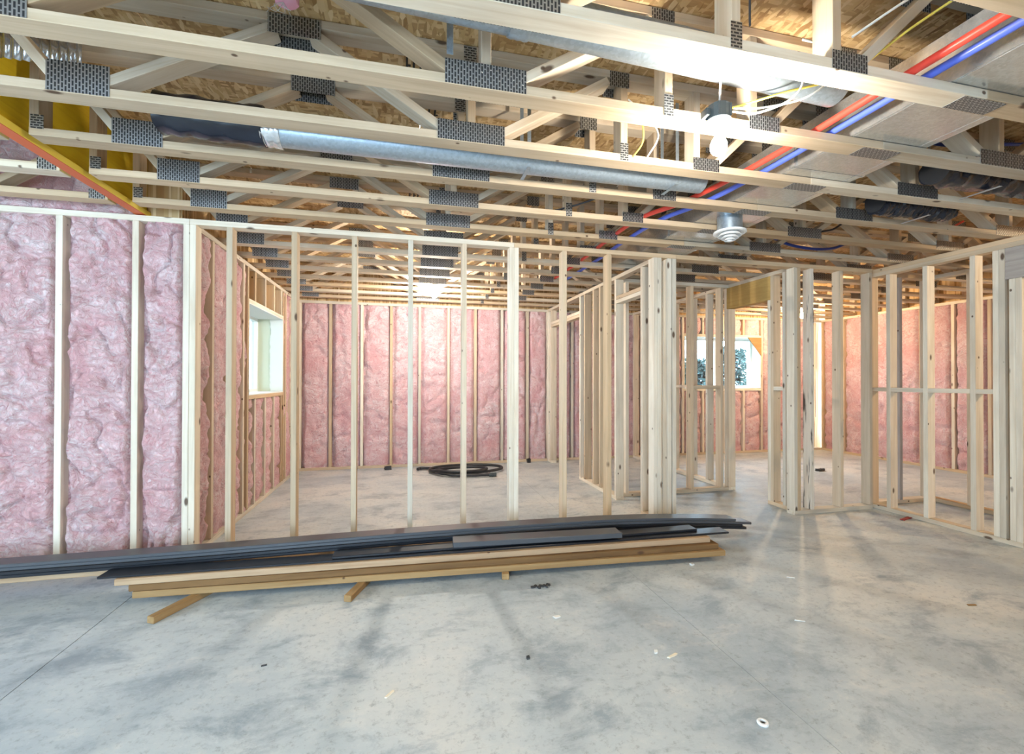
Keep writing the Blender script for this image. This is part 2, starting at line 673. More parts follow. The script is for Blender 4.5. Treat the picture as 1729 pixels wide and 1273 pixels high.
ceiling = empty('ceiling', (0, 0, 2.862), kind='structure', label='strand-board subfloor deck over the floor trusses')
yy, j = Y0 - .1, 0
while yy < Y1 + .1:
    xx = X0 - .2 - (1.22 if j % 2 else 0)
    while xx < X1 + .1:
        box('strand_board_panel', xx + .0015, xx + 2.4385, yy + .0015, yy + 1.2185, 2.862, 2.881, 'osb', ceiling, .001)
        xx += 2.44
    yy += 1.22
    j += 1
# printed stamps on the boards
for k in range(-1, 13):
    yb = 1.40 + .404 * k + .06
    for xs in (.02, 2.9):
        xs += .03 * math.sin(k * 2.1)
        vs, fs = [], []
        for q in range(5):
            xa = xs + q * .034
            for (ax, bx, ay, by) in ((0, .011, 0, .12), (.011, .024, .05 + .02 * (q % 2), .065 + .02 * (q % 2))):
                b0 = len(vs)
                vs += [(xa + ax, yb + ay, 2.8612), (xa + bx, yb + ay, 2.8612), (xa + bx, yb + by, 2.8612), (xa + ax, yb + by, 2.8612)]
                fs.append((b0 + 3, b0 + 2, b0 + 1, b0))
        mesh_obj('printed_stamp', vs, fs, 'ink', ceiling)

# ------------------------------------------------------------------ framed walls
ST, SD = .038, .089          # stud thickness and depth
ZB, ZT, ZW = .038, 2.345, 2.383


def plate_x(parent, x0, x1, y0, z0, name, mat='pine', d=SD):
    return box(name, x0, x1, y0, y0 + d, z0, z0 + ST, mat, parent)


def plate_y(parent, y0, y1, x0, z0, name, mat='pine', d=SD):
    return box(name, x0, x0 + d, y0, y1, z0, z0 + ST, mat, parent)


def stud_x(parent, x, y0, z0=ZB, z1=ZT, mat='pine', name='stud', d=SD):
    return box(name, x, x + ST, y0, y0 + d, z0 + .0004, z1 - .0004, mat, parent)


def stud_y(parent, y, x0, z0=ZB, z1=ZT, mat='pine', name='stud', d=SD):
    return box(name, x0, x0 + d, y, y + ST, z0 + .0004, z1 - .0004, mat, parent)


# front partition with the door gap
YF = 3.534
wall_front = empty('wall_front', (0, YF, 0), kind='structure', label='open stud partition across the middle of the basement')
for a, b in ((-1.46, .849), (.850, 2.322), (2.323, 4.514)):
    plate_x(wall_front, a, b, YF, ZT, 'top_plate')
for a, b in ((-1.46, .849), (.850, 2.322), (3.575, 4.514)):
    plate_x(wall_front, a, b, YF, 0, 'bottom_plate')
for x in (-1.459, -1.232, -.811, -.397, .0135, .427, .8115, .850, 1.262, 1.665, 2.10, 2.140, 2.237, 2.284, 3.575, 3.6135, 3.766, 4.117, 4.476):
    stud_x(wall_front, x, YF, mat='pine_stained' if x == 3.766 else 'pine')

# insulated outer wall left of the partition, flush with it
wall_fl = empty('wall_front_left', (-3, YF, 0), kind='structure', label='outer stud wall filled with pink batts left of the partition')
plate_x(wall_fl, X0, -1.461, YF, ZT, 'top_plate')
plate_x(wall_fl, X0, -1.461, YF, 0, 'bottom_plate')
fl_studs = [-1.4985, -1.800, -2.228, -2.634, -3.040, -3.446, -3.852, -4.258]
for x in fl_studs:
    stud_x(wall_fl, x, YF)
for i in range(4):
    xr = fl_studs[i]
    xl = fl_studs[i + 1] + ST
    hi = i < 3
    batt(wall_fl, (xl, YF, 0), (1, 0, 0), (0, 1, 0), xr - xl, ZB, ZT, 44 if hi else 10, 230 if hi else 40, .086, .030, 3.7 * i + 1.3, .022)
for i in range(3):
    batt(wall_fl, (-1.83 - .92 * (i + 1), YF + .01, 0), (1, 0, 0), (0, 1, 0), .915, ZW + .002, 2.858, 40, 24, .075, .02, 301.0 + i, .02)
joined('sheathing', [(X0, -1.56, YF + .0895, YF + .105, 0, 2.86)], 'osb', wall_fl)

# left outer wall of the far room, with window_1
XL = -1.46                    # inner face; the wall lies at x < XL
wall_left = empty('wall_left', (XL, 5.2, 0), kind='structure', label='outer stud wall with pink batts and a small window')
YBK = 6.77
xa = XL - SD
plate_y(wall_left, YF + SD, YBK - .001, xa, ZT, 'top_plate')
plate_y(wall_left, YF + SD, YBK - .001, xa, 0, 'bottom_plate')
WY0, WY1, WZ0, WZ1 = 4.755, 5.985, 1.118, 2.010
for y in (3.640, 3.920, 4.326, 4.600, WY0 - ST, WY1, 6.10, 6.40, 6.73):
    stud_y(wall_left, y, xa)
plate_y(wall_left, WY0, WY1, xa, WZ0 - ST, 'window_sill_plate')
plate_y(wall_left, WY0, WY1, xa, WZ1, 'window_head_plate')
for y in (4.93, 5.26, 5.59, 5.90):
    stud_y(wall_left, y, xa, WZ1 + ST, ZT, name='cripple_stud')
    stud_y(wall_left, y, xa, ZB, WZ0 - ST, name='cripple_stud')
ys = [3.640, 3.920, 4.326, 4.600, WY0 - ST]
for i in range(4):
    a, b = ys[i] + ST, ys[i + 1]
    batt(wall_left, (XL, b, 0), (0, -1, 0), (-1, 0, 0), b - a, ZB, ZT, 12, 90, .086, .016, 31.0 + 2.1 * i, .02)
ys = [WY0 - .001 - ST, 4.93, 5.26, 5.59, 5.90]
for i in range(4):
    a, b = ys[i] + ST, ys[i + 1]
    batt(wall_left, (XL, b, 0), (0, -1, 0), (-1, 0, 0), b - a, ZB, WZ0 - ST, 10, 40, .086, .016, 51.0 + 2.1 * i, .02)
for a, b in ((WY1 + ST, 6.10), (6.138, 6.40), (6.438, 6.73)):
    batt(wall_left, (XL, b, 0), (0, -1, 0), (-1, 0, 0), b - a, ZB, ZT, 8, 70, .086, .016, 71.0 + b, .02)
joined('sheathing', [(xa - .016, xa - .0005, YF + .106, WY0, 0, 2.86), (xa - .016, xa - .0005, WY1, 7.0, 0, 2.86),
                     (xa - .016, xa - .0005, WY0, WY1, 0, WZ0), (xa - .016, xa - .0005, WY0, WY1, WZ1, 2.86)], 'osb', wall_left)
xo = -1.80
joined('foundation', [(xo, xa - .0165, YF + .106, WY0, 0, 2.2), (xo, xa - .0165, WY1, 7.0, 0, 2.2), (xo, xa - .0165, WY0, WY1, 0, WZ0)], 'found', wall_left)

# back wall
wall_back = empty('wall_back', (3, YBK, 0), kind='structure', label='far outer stud wall packed with pink insulation')
plate_x(wall_back, XL - SD, X1, YBK, ZT, 'top_plate')
plate_x(wall_back, XL - SD, X1, YBK, 0, 'bottom_plate')
VX0, VX1, VZ0, VZ1 = 4.60, 6.14, 1.130, 2.030
bs = [-1.459, -1.06, -.636, -.23, .176, .60, 1.006, 1.42, 1.826, 2.160, 2.566, 2.972, 3.378, 3.784, 4.19, VX0 - ST, VX1, 6.40, 6.80, 7.20]
for x in bs:
    stud_x(wall_back, x, YBK)
for x in (4.95, 5.36, 5.766):
    stud_x(wall_back, x, YBK, VZ1 + ST, ZT, name='cripple_stud')
    stud_x(wall_back, x, YBK, ZB, VZ0 - ST, name='cripple_stud')
plate_x(wall_back, VX0, VX1, YBK, VZ0 - ST, 'window_sill_plate')
plate_x(wall_back, VX0, VX1, YBK, VZ1, 'window_head_plate')
for i in range(len(bs) - 1):
    a, b = bs[i] + ST, bs[i + 1]
    if abs(a - VX0) < .01 or b - a < .05:
        continue
    batt(wall_back, (a, YBK, 0), (1, 0, 0), (0, 1, 0), b - a, ZB, ZT, 16, 90, .086, .028, 101.0 + 1.7 * i, .022)
vs_ = [VX0 - ST, 4.95, 5.36, 5.766, VX1]
for i in range(4):
    a, b = vs_[i] + ST, vs_[i + 1]
    batt(wall_back, (a, YBK, 0), (1, 0, 0), (0, 1, 0), b - a, ZB, VZ0 - ST, 12, 36, .086, .022, 151.0 + 1.7 * i, .02)
    batt(wall_back, (a, YBK, 0), (1, 0, 0), (0, 1, 0), b - a, VZ1 + ST, ZT, 12, 14, .086, .016, 171.0 + 1.7 * i, .015)
yb = YBK + SD
joined('sheathing', [(-1.80, VX0, yb + .0005, yb + .016, 0, 2.86), (VX1, X1 + .3, yb + .0005, yb + .016, 0, 2.86),
                     (VX0, VX1, yb + .0005, yb + .016, 0, VZ0), (VX0, VX1, yb + .0005, yb + .016, VZ1, 2.86)], 'osb', wall_back)
joined('foundation', [(-1.80, VX0, yb + .0165, yb + .26, 0, 2.2), (VX1, X1 + .3, yb + .0165, yb + .26, 0, 2.2), (VX0, VX1, yb + .0165, yb + .26, 0, VZ0)], 'found', wall_back)
# plywood gusset in the window corner
mesh_obj('corner_gusset', [(x, y, z) for y in (YBK - .014, YBK - .001) for x, z in ((5.86, 2.03), (6.138, 2.03), (6.138, 1.70))],
         [(0, 1, 2), (5, 4, 3), (0, 3, 4, 1), (1, 4, 5, 2), (2, 5, 3, 0)], 'lumber', wall_back)

# far right outer wall
XR = 7.45
wall_right = empty('wall_right', (XR, 2, 0), kind='structure', label='outer stud wall with pink batts on the far right')
plate_y(wall_right, Y0, YBK - .001, XR, ZT, 'top_plate')
plate_y(wall_right, Y0, YBK - .001, XR, 0, 'bottom_plate')
y, i = 6.73, 0
while y > 2.4:
    stud_y(wall_right, y, XR)
    batt(wall_right, (XR, y - .406 + ST, 0), (0, 1, 0), (1, 0, 0), .406 - ST, ZB, ZT, 14, 80, .086, .026, 201.0 + 1.9 * i, .022)
    y -= .406
    i += 1
joined('sheathing', [(XR + SD + .0005, XR + SD + .03, Y0, YBK, 0, 2.86)], 'osb', wall_right)

# walls of the near part, behind and beside the camera (outside the frame), their openings assumed for daylight
wall_rear = tag(joined('wall_rear', [(X0 - .2, -2.9, Y0 - .2, Y0 - .0, 0, 2.86), (-.5, X1 + .1, Y0 - .2, Y0, 0, 2.86), (-2.9, -.5, Y0 - .2, Y0, 2.15, 2.86)], 'found'),
                'grey foundation wall with an assumed wide patio opening, unseen', kind='structure')
wall_side = tag(joined('wall_near_left', [(X0 - .2, X0, Y0, -.1, 0, 2.86), (X0 - .2, X0, 1.5, YF, 0, 2.86), (X0 - .2, X0, -.1, 1.5, 0, .8), (X0 - .2, X0, -.1, 1.5, 2.1, 2.86)], 'found'),
                'grey foundation wall with an assumed wide side window, unseen', kind='structure')

# partition between the two far rooms (runs away from the front partition)
XI = 2.17
wall_mid = empty('wall_middle', (XI, 5, 0), kind='structure', label='stud partition with two door gaps running to the back wall')
plate_y(wall_mid, YF + SD + .001, YBK - .001, XI, ZT, 'top_plate')
for a, b in ((YF + SD + .001, 3.888), (4.40, 5.44), (6.59, YBK - .001)):
    plate_y(wall_mid, a, b, XI, 0, 'bottom_plate')
for y in (3.66, 3.85, 4.40, 4.80, 4.98, 5.25, 5.40, 6.59, 6.73):
    stud_y(wall_mid, y, XI)
for a, b in ((3.888, 4.40), (5.438, 6.59)):
    plate_y(wall_mid, a, b, XI, 2.085, 'header')
    plate_y(wall_mid, a, b, XI, 2.125, 'header')

# closet front
YC = 4.50
wall_closet = empty('wall_closet', (3, YC, 0), kind='structure', label='short stud partition behind the door gap')
plate_x(wall_closet, XI + SD + .001, 3.638, YC, ZT, 'top_plate')
plate_x(wall_closet, XI + SD + .001, 3.638, YC, 0, 'bottom_plate')
for x in (2.335, 2.74, 3.14, 3.53):
    stud_x(wall_closet, x, YC)
for a, b in ((3.178, 3.53),):
    box('blocking', a, b, YC, YC + SD, 1.172, 1.21, 'pine', wall_closet)

# second partition with the laminated header
XJ = 3.64
wall_j = empty('wall_inner_right', (XJ, 5, 0), kind='structure', label='stud partition with a yellowish laminated header over its opening')
plate_y(wall_j, YF + SD + .001, YBK - .001, XJ, ZT, 'top_plate')
for a, b in ((YF + SD + .001, 3.926), (4.50, YBK - .001)):
    plate_y(wall_j, a, b, XJ, 0, 'bottom_plate')
for y in (3.70, 3.85):
    stud_y(wall_j, y, XJ)
stud_y(wall_j, 3.888, XJ, ZB, 2.10, name='trimmer_stud')
stud_y(wall_j, 4.50, XJ, ZB, 2.10, name='trimmer_stud')
for y in (4.539, 4.88, 5.20, 5.60, 6.0, 6.4, 6.73):
    stud_y(wall_j, y, XJ)
box('header', XJ, XJ + SD, 3.889, 4.538, 2.102, 2.3445, 'lvl', wall_j)
for a, b in ((4.577, 4.88), (4.918, 5.20), (5.238, 5.60), (3.738, 3.85)):
    box('blocking', XJ, XJ + SD, a, b, 1.172, 1.21, 'pine', wall_j)

# right-hand partition coming towards the camera
XW = 4.56
wall_w = empty('wall_near_right', (XW, 3, 0), kind='structure', label='stud partition coming forward, with mid-height blocking and a doubled top plate')
plate_y(wall_w, 1.2, YF + SD, XW, ZT, 'top_plate')
plate_y(wall_w, 1.2, YF + SD, XW, ZT - ST, 'top_plate')
plate_y(wall_w, 2.44, YF + SD, XW, 0, 'bottom_plate')
for y in (3.58, 3.40, 3.08, 2.73, 2.58):
    stud_y(wall_w, y, XW, ZB, ZT - ST)
stud_y(wall_w, 2.541, XW, ZB, ZT - ST)
stud_y(wall_w, 2.480, XW, ZB, 2.062, name='trimmer_stud')
stud_y(wall_w, 2.441, XW, ZB, 2.062, name='trimmer_stud')
box('header', XW, XW + .038, 1.5, 2.540, 2.0625, ZT - ST - .0005, 'weathered', wall_w)
box('header', XW + .051, XW + SD, 1.5, 2.540, 2.0625, ZT - ST - .0005, 'weathered', wall_w)
for a, b in ((3.438, 3.58), (3.118, 3.40), (2.768, 3.08), (2.618, 2.73)):
    box('blocking', XW, XW + SD, a, b, 1.165, 1.203, 'pine', wall_w)
# closet behind it
wall_c2 = empty('wall_far_right', (5.2, 3.6, 0), kind='structure', label='short stud closet wall seen through the right partition')
plate_x(wall_c2, XW + SD + .001, 5.42, 3.62, ZT, 'top_plate')
plate_x(wall_c2, XW + SD + .001, 5.42, 3.62, 0, 'bottom_plate')
for x in (4.66, 4.98, 5.38):
    stud_x(wall_c2, x, 3.62, mat='weathered' if x == 4.98 else 'pine')
plate_y(wall_c2, 2.2, 3.71, 5.421, ZT, 'top_plate')
plate_y(wall_c2, 2.2, 3.71, 5.421, 0, 'bottom_plate')
for y in (3.67, 3.28, 2.90, 2.5):
    stud_y(wall_c2, y, 5.421)

# windows
w1 = empty('window_1', (-1.70, 5.37, 1.118), kind='structure', label='small white vinyl window in the left outer wall')
xw0, xw1 = -1.80, -1.735
box('frame_jamb', xw0, xw1, WY0, WY0 + .045, WZ0, WZ1, 'vinyl', w1)
box('frame_jamb', xw0, xw1, WY1 - .045, WY1, WZ0, WZ1, 'vinyl', w1)
box('frame_head', xw0, xw1, WY0 + .045, WY1 - .045, WZ1 - .045, WZ1, 'vinyl', w1)
box('frame_sill', xw0, xw1, WY0 + .045, WY1 - .045, WZ0, WZ0 + .045, 'vinyl', w1)
box('mullion', xw0 + .01, xw1 - .01, 5.345, 5.395, WZ0 + .045, WZ1 - .045, 'vinyl', w1)
box('pane', -1.775, -1.770, WY0 + .045, 5.345, WZ0 + .045, WZ1 - .045, 'glass', w1, 0)
box('pane', -1.775, -1.770, 5.395, WY1 - .045, WZ0 + .045, WZ1 - .045, 'glass', w1, 0)
for z0_, z1_, nm in ((WZ0, WZ0 + .012, 'sill_board'), (WZ1 - .012, WZ1, 'head_board')):
    box(nm, xw1, XL + .001, WY0 + .0005, WY1 - .0005, z0_, z1_, 'foam', w1, .001)
box('jamb_board', xw1, -1.60, WY1 - .014, WY1 - .001, WZ0 + .012, WZ1 - .012, 'liner', w1, .001)
box('jamb_board', xw1, XL + .001, WY0 + .001, WY0 + .014, WZ0 + .012, WZ1 - .012, 'liner', w1, .001)
# ragged bead of white foam along the far jamb
vs, fs = [], []
for j in range(41):
    z = WZ0 + .013 + (WZ1 - WZ0 - .026) * j / 40
    e = -1.60 + .012 * noise.noise(Vector((j * .5, 1.3, 0))) + .008 * noise.noise(Vector((j * 1.7, 4.3, 0)))
    vs += [(e, WY1 - .020, z), (XL, WY1 - .020, z), (e - .004, WY1 - .001, z), (XL, WY1 - .001, z)]
for j in range(40):
    a = j * 4
    fs += [(a, a + 1, a + 5, a + 4), (a + 2, a, a + 4, a + 6), (a + 1, a + 3, a + 7, a + 5)]
mesh_obj('foam_bead', vs, fs, 'foam', w1)

w2 = empty('window_2', (5.37, 7.0, 1.13), kind='structure', label='white vinyl window in the far insulated wall')
yw0, yw1 = 6.98, 7.05
box('frame_jamb', VX0, VX0 + .05, yw0, yw1, VZ0, VZ1, 'vinyl', w2)
box('frame_jamb', VX1 - .05, VX1, yw0, yw1, VZ0, VZ1, 'vinyl', w2)
box('frame_head', VX0 + .05, VX1 - .05, yw0, yw1, VZ1 - .05, VZ1, 'vinyl', w2)
box('frame_sill', VX0 + .05, VX1 - .05, yw0, yw1, VZ0, VZ0 + .05, 'vinyl', w2)
box('mullion', 5.345, 5.395, yw0 + .01, yw1 - .01, VZ0 + .05, VZ1 - .05, 'vinyl', w2)
box('pane', VX0 + .05, 5.345, yw0 + .03, yw0 + .035, VZ0 + .05, VZ1 - .05, 'glass', w2, 0)
box('pane', 5.395, VX1 - .05, yw0 + .03, yw0 + .035, VZ0 + .05, VZ1 - .05, 'glass', w2, 0)
box('jamb_board', VX1 - .013, VX1 - .001, YBK, yw0, VZ0 + .012, VZ1 - .012, 'liner', w2, .001)
box('jamb_board', VX0 + .001, VX0 + .013, YBK, yw0, VZ0 + .012, VZ1 - .012, 'liner', w2, .001)
box('sill_board', VX0, VX1, YBK, yw0, VZ0, VZ0 + .012, 'foam', w2, .001)
box('head_board', VX0, VX1, YBK, yw0, VZ1 - .012, VZ1, 'foam', w2, .001)

# outdoors seen through the windows
tag(joined('ground', [(-30, -1.801, YF + .11, 30, .55, .60), (-1.80, 30, 7.15, 30, .55, .60)], 'soil'), 'pale ground outside the windows', kind='structure')


def shrub(loc, r, h, n, label):
    vs, fs = [], []
    for i in range(n):
        a, t = random.uniform(0, 6.283), random.random()
        rr = r * math.sqrt(random.random()) * (1 - .5 * t)
        c = Vector((rr * math.cos(a), rr * math.sin(a), .05 + h * t))
        d = Vector((random.gauss(0, 1), random.gauss(0, 1), random.gauss(.4, .8))).normalized()
        s = d.cross(Vector((random.gauss(0, 1), random.gauss(0, 1), random.gauss(0, 1)))).normalized()
        L = random.uniform(.08, .15)
        b = len(vs)
        vs += [tuple(c), tuple(c + d * L * .5 + s * L * .22), tuple(c + d * L), tuple(c + d * L * .5 - s * L * .22)]
        fs.append((b, b + 1, b + 2, b + 3))
    e = empty('shrub', loc, label=label, cat='shrub', group='shrubs outside the far window')
    o = mesh_obj('foliage', vs, fs, 'leaf', None)
    o['kind'] = 'stuff'
    o.parent = e
    st = tube('stem', [(0, 0, 0), (.02, 0, h * .4), (0, .02, h * .75)], .018, 'lumber')
    st.parent = e
    return e


shrub((6.1, 8.8, .6), .70, 1.05, 3200, 'grey-green shrub outside the far window, by its jamb')
shrub((7.8, 9.6, .6), .85, 1.35, 3600, 'taller grey-green shrub outside the far window, by its jamb')
shrub((4.55, 8.9, .6), .60, .85, 2600, 'low grey-green shrub outside the far window, near its mullion')

# ------------------------------------------------------------------ floor trusses
ZC0, ZC1 = 2.400, 2.438       # bottom chord
ZU0, ZU1 = 2.822, 2.860       # top chord
TR = ['first', 'second', 'third', 'fourth', 'fifth', 'sixth', 'seventh', 'eighth', 'ninth', 'tenth', 'eleventh', 'twelfth', 'thirteenth', 'fourteenth', 'fifteenth']
WEBS = [(-1.195, -.560), (.170, -.415), (.430, 1.005), (1.640, 2.020), (2.955, 2.370), (3.175, 3.720), (4.480, 3.880), (4.720, 5.270), (6.00, 5.430), (6.24, 6.80)]
VERTS = [-1.679, .300, 1.092, 1.520, 3.065, 4.600, 6.120, 7.50]
PL_B = [(-1.372, -1.160, .122), (.140, .460, .094), (1.070, 1.114, .094), (1.495, 1.655, .068), (2.905, 3.225, .080), (4.44, 4.76, .080), (5.95, 6.28, .080)]
PL_T = [(-.585, -.370, .085), (.262, .322, .075), (1.012, 1.118, .078), (1.94, 2.10, .07), (2.30, 2.45, .07), (3.72, 3.90, .08), (5.26, 5.44, .08), (6.74, 6.90, .08)]


def truss(yf, label, detailed=True, xs=-1.698, xe=7.56):
    yn = yf - SD
    t = empty('floor_truss', (xs, yn, ZC0), label=label, cat='truss', group='open-web floor trusses overhead')
    j1, j2 = 2.15 + .23 * .5, 2.15 + .115
    box('bottom_chord', xs, j1 - .0007, yn, yf, ZC0, ZC1, 'truss', t)
    box('bottom_chord', j1 + .0007, xe, yn, yf, ZC0, ZC1, 'truss', t)
    box('top_chord', xs, 3.0, yn, yf, ZU0, ZU1, 'truss', t)
    box('top_chord', 3.0015, xe, yn, yf, ZU0, ZU1, 'truss', t)
    ym = (yn + yf) / 2
    for xb, xt in WEBS:
        bar('diagonal_web', (xb, ym, 2.452), (xt, ym, 2.808), SD - .002, .038, 'truss', t)
    bar('diagonal_web', (-1.345, ym, 2.452), (-1.635, ym, 2.808), SD - .002, .038, 'truss', t)
    for xv in VERTS:
        box('vertical_web', xv - .019, xv + .019, yn + .001, yf - .001, ZC1, ZU0, 'truss', t)
    for a, b, h in PL_B:
        box('connector_plate', a, b, yn - .0022, yn - .0004, ZC0 + .002, ZC0 + h, 'plate', t, 0)
        if detailed:
            box('connector_plate', a, b, yf + .0004, yf + .0022, ZC0 + .002, ZC0 + h, 'plate', t, 0)
    for a, b, h in PL_T:
        box('connector_plate', a, b, yn - .0022, yn - .0004, ZU1 - .004 - h, ZU1 - .004, 'plate', t, 0)
        if detailed:
            box('connector_plate', a, b, yf + .0004, yf + .0022, ZU1 - .004 - h, ZU1 - .004, 'plate', t, 0)
    box('end_plate', -1.690, -1.640, yn - .0022, yn - .0004, ZC0 + .030, ZC0 + .095, 'plate', t, 0)
    box('splice_plate', j2 - .115, j2 + .115, yn + .006, yf - .006, ZC0 - .0022, ZC0 - .0004, 'plate', t, 0)
    return t


for k in range(-1, 14):
    yf = 1.40 + .404 * k
    if yf > YBK - .02:
        continue
    extra = {-1: ', cut off by the picture top', 0: ', with a galvanised pipe right behind it', 1: ', carrying the lit bulb', 2: ', in front of the black-wrapped pipe',
             4: ', just behind the round white diffuser', 5: ', just in front of the stud partition'}.get(k, '')
    truss(yf, f'{TR[k + 1]} open-web wooden floor truss counted from the front{extra}', k < 6)


def left_truss(yf, label):
    yn = yf - SD
    x0, x1 = X0, -1.830
    t = empty('floor_truss', (x1, yn, ZC0), label=label, cat='truss', group='floor trusses beyond the yellow beam')
    box('bottom_chord', x0, x1, yn, yf, ZC0, ZC1, 'truss', t)
    box('top_chord', x0, x1, yn, yf, ZU0, ZU1, 'truss', t)
    ym = (yn + yf) / 2
    for xb, xt in ((-2.42, -1.90), (-2.64, -3.15), (-3.85, -3.30), (-4.05, -4.5)):
        bar('diagonal_web', (xb, ym, 2.452), (xt, ym, 2.808), SD - .002, .038, 'truss', t)
    for a, b, h in ((-2.66, -2.40, .09), (-4.08, -3.82, .09), (-1.93, -1.845, .06)):
        box('connector_plate', a, b, yn - .0022, yn - .0004, ZC0 + .002, ZC0 + h, 'plate', t, 0)
    box('connector_plate', -3.33, -3.12, yn - .0022, yn - .0004, ZU1 - .09, ZU1 - .004, 'plate', t, 0)
    box('vertical_web', x1 - .038, x1, yn + .001, yf - .001, ZC1, ZU0, 'truss', t)


for k in range(2, 6):
    left_truss(1.40 + .404 * k, f'short floor truss beyond the yellow beam, {TR[k - 2]} from the front')

# yellow I-shaped beam
beam = empty('i_beam', (-1.765, 3.3, 2.392), label='yellow I-shaped beam with an orange-red underside carrying the truss ends', cat='beam')
yb0, yb1 = -2.35, 3.64
box('web', -1.7705, -1.7585, yb0, yb1, 2.4305, 2.8215, 'yellow', beam, 0)
box('bottom_flange', -1.795, -1.733, yb0, yb1, 2.3935, 2.4300, 'yellow_edge', beam)
box('top_flange', -1.795, -1.733, yb0, yb1, 2.8220, 2.8605, 'yellow_edge', beam)
box('flange_underside', -1.7945, -1.7335, yb0, yb1, 2.3905, 2.3933, 'orange', beam, 0)
# corrugated sheet between the trusses near the beam
vs, fs = [], []
n = 36
for i in range(n + 1):
    x = -1.695 + .30 * i / n
    y = 2.355 + .006 * math.sin(i * math.pi / 2)
    vs += [(x, y, 2.640), (x, y, 2.800), (x, y + .0015, 2.640), (x, y + .0015, 2.800)]
for i in range(n):
    a = i * 4
    fs += [(a, a + 4, a + 5, a + 1), (a + 2, a + 3, a + 7, a + 6), (a + 1, a + 5, a + 7, a + 3), (a, a + 2, a + 6, a + 4)]
o = mesh_obj('corrugated_sheet', vs, fs, 'foil', None, (0, 0, 0), True)
tag(o, 'short strip of silvery corrugated metal between trusses beside the yellow beam', 'metal sheet')

# ------------------------------------------------------------------ ducts and pipes
rd = empty('rectangular_duct', (2.305, 2, 2.4395), label='long rectangular sheet-metal duct running away over the bottom chords', cat='duct')
dx0, dx1, dz0, dz1 = 2.07, 2.54, 2.4395, 2.640
for a, b in ((-.3, 1.02), (1.024, 2.04), (2.044, 3.26), (3.264, 4.40)):
    joined('duct_section', [(dx0, dx1, a, b, dz0, dz1)], 'duct', rd)
for y in (1.022, 2.042, 3.262):
    joined('drive_cleat', [(dx0 - .012, dx0 - .0005, y - .012, y + .012, dz0, dz1), (dx1 + .0005, dx1 + .012, y - .012, y + .012, dz0, dz1),
                           (dx0 - .012, dx1 + .012, y - .012, y + .012, dz1 + .0005, dz1 + .010)], 'duct', rd)
joined('duct_seam', [(dx1 - .05, dx1 - .046, -.3, 4.4, dz0 - .0012, dz0 - .0002), (dx0 + .01, dx0 + .014, -.3, 4.4, dz0 - .0012, dz0 - .0002)], 'foil', rd)

p1 = empty('round_duct', (.9, 1.56, 2.49), label='round galvanised duct between the nearest two full trusses, above the bulb', cat='duct')
A_, B_ = Vector((-1.2, 1.56, 2.652)), Vector((1.80, 1.56, 2.535))
mid = A_.lerp(B_, .53)
pipe_wall('pipe', A_, mid, .074, 'galv', p1, 32, 1)
pipe_wall('pipe', mid, B_, .076, 'galv', p1, 32, 1)
pipe_wall('crimped_collar', A_.lerp(B_, .520), A_.lerp(B_, .545), .079, 'galv', p1, 40, 6, 0, .03)
bar('lock_seam', A_ + Vector((0, -.058, -.048)), mid + Vector((0, -.058, -.048)), .006, .004, 'galv', p1, (0, 1, -1), 0)
st = tag(box('hanger_strap', .145, .170, 1.700, 1.7015, 2.50, 2.74, 'galv'), 'thin metal hanger strap hanging beside a wide toothed plate', 'strap')

p2 = empty('round_duct', (.3, 2.365, 2.39), label='round galvanised duct with a taped black-wrapped end, third gap between trusses', cat='duct')
pipe_wall('pipe', (-.60, 2.365, 2.474), (1.72, 2.365, 2.474), .076, 'galv', p2, 32, 1)
bw = pipe_wall('black_wrap', (-1.10, 2.365, 2.490), (-.66, 2.365, 2.478), .088, 'film', p2, 26, 14, .16)
pipe_wall('tape_band', (-.668, 2.365, 2.477), (-.585, 2.365, 2.475), .083, 'foil', bw, 26, 8, .12)

for xh in (.62, 1.50):
    joined('hanger_strap', [(xh, xh + .02, 2.4425, 2.444, 2.47, 2.861), (xh, xh + .02, 2.286, 2.2875, 2.47, 2.861), (xh, xh + .02, 2.2875, 2.4425, 2.3955, 2.3970)], 'galv', p2)
for i, (y, xs, xe, z, r, lab) in enumerate((
        (1.962, 2.98, 4.55, 2.490, .088, 'black flexible duct between trusses beside the rectangular duct, nearer one'),
        (2.366, 3.06, 3.70, 2.468, .076, 'black flexible duct between trusses beside the rectangular duct, farther one'))):
    e = empty('flexible_duct', (xs, y, z - r), label=lab, cat='duct', group='black flexible ducts')
    sl = pipe_wall('sleeve', (xs, y, z), (xe, y, z), r, 'film', e, 24, 60, .26, .03)
    joined('hanger_strap', [(xs + .33, xs + .35, y - r - .012, y - r - .0105, z, 2.861), (xs + .33, xs + .35, y + r + .0105, y + r + .012, z, 2.861), (xs + .33, xs + .35, y - r - .0105, y + r + .0105, z - r - .014, z - r - .0125)], 'galv', e)
    pipe_wall('end_collar', (xs - .012, y, z), (xs + .02, y, z), r * .93, 'black', sl, 24, 2)

zp = 2.4555
tag(tube('water_pipe', [(1.885, .5, zp), (1.885, 1.2, zp), (1.880, 2.0, zp), (1.80, 2.6, zp), (1.66, 3.0, zp), (1.66, 3.6, zp), (1.68, 4.1, zp), (1.68, 5.0, zp)], .0160, 'red'),
    'red plastic water pipe running along the rectangular duct', 'pipe', 'plastic water pipes')
tag(tube('water_pipe', [(1.972, .5, zp), (1.972, 1.2, zp), (1.970, 2.1, zp), (1.93, 2.6, zp), (1.82, 3.0, zp), (1.81, 3.6, zp), (1.83, 4.1, zp), (1.83, 5.0, zp)], .0160, 'blue'),
    'blue plastic water pipe running along the rectangular duct', 'pipe', 'plastic water pipes')

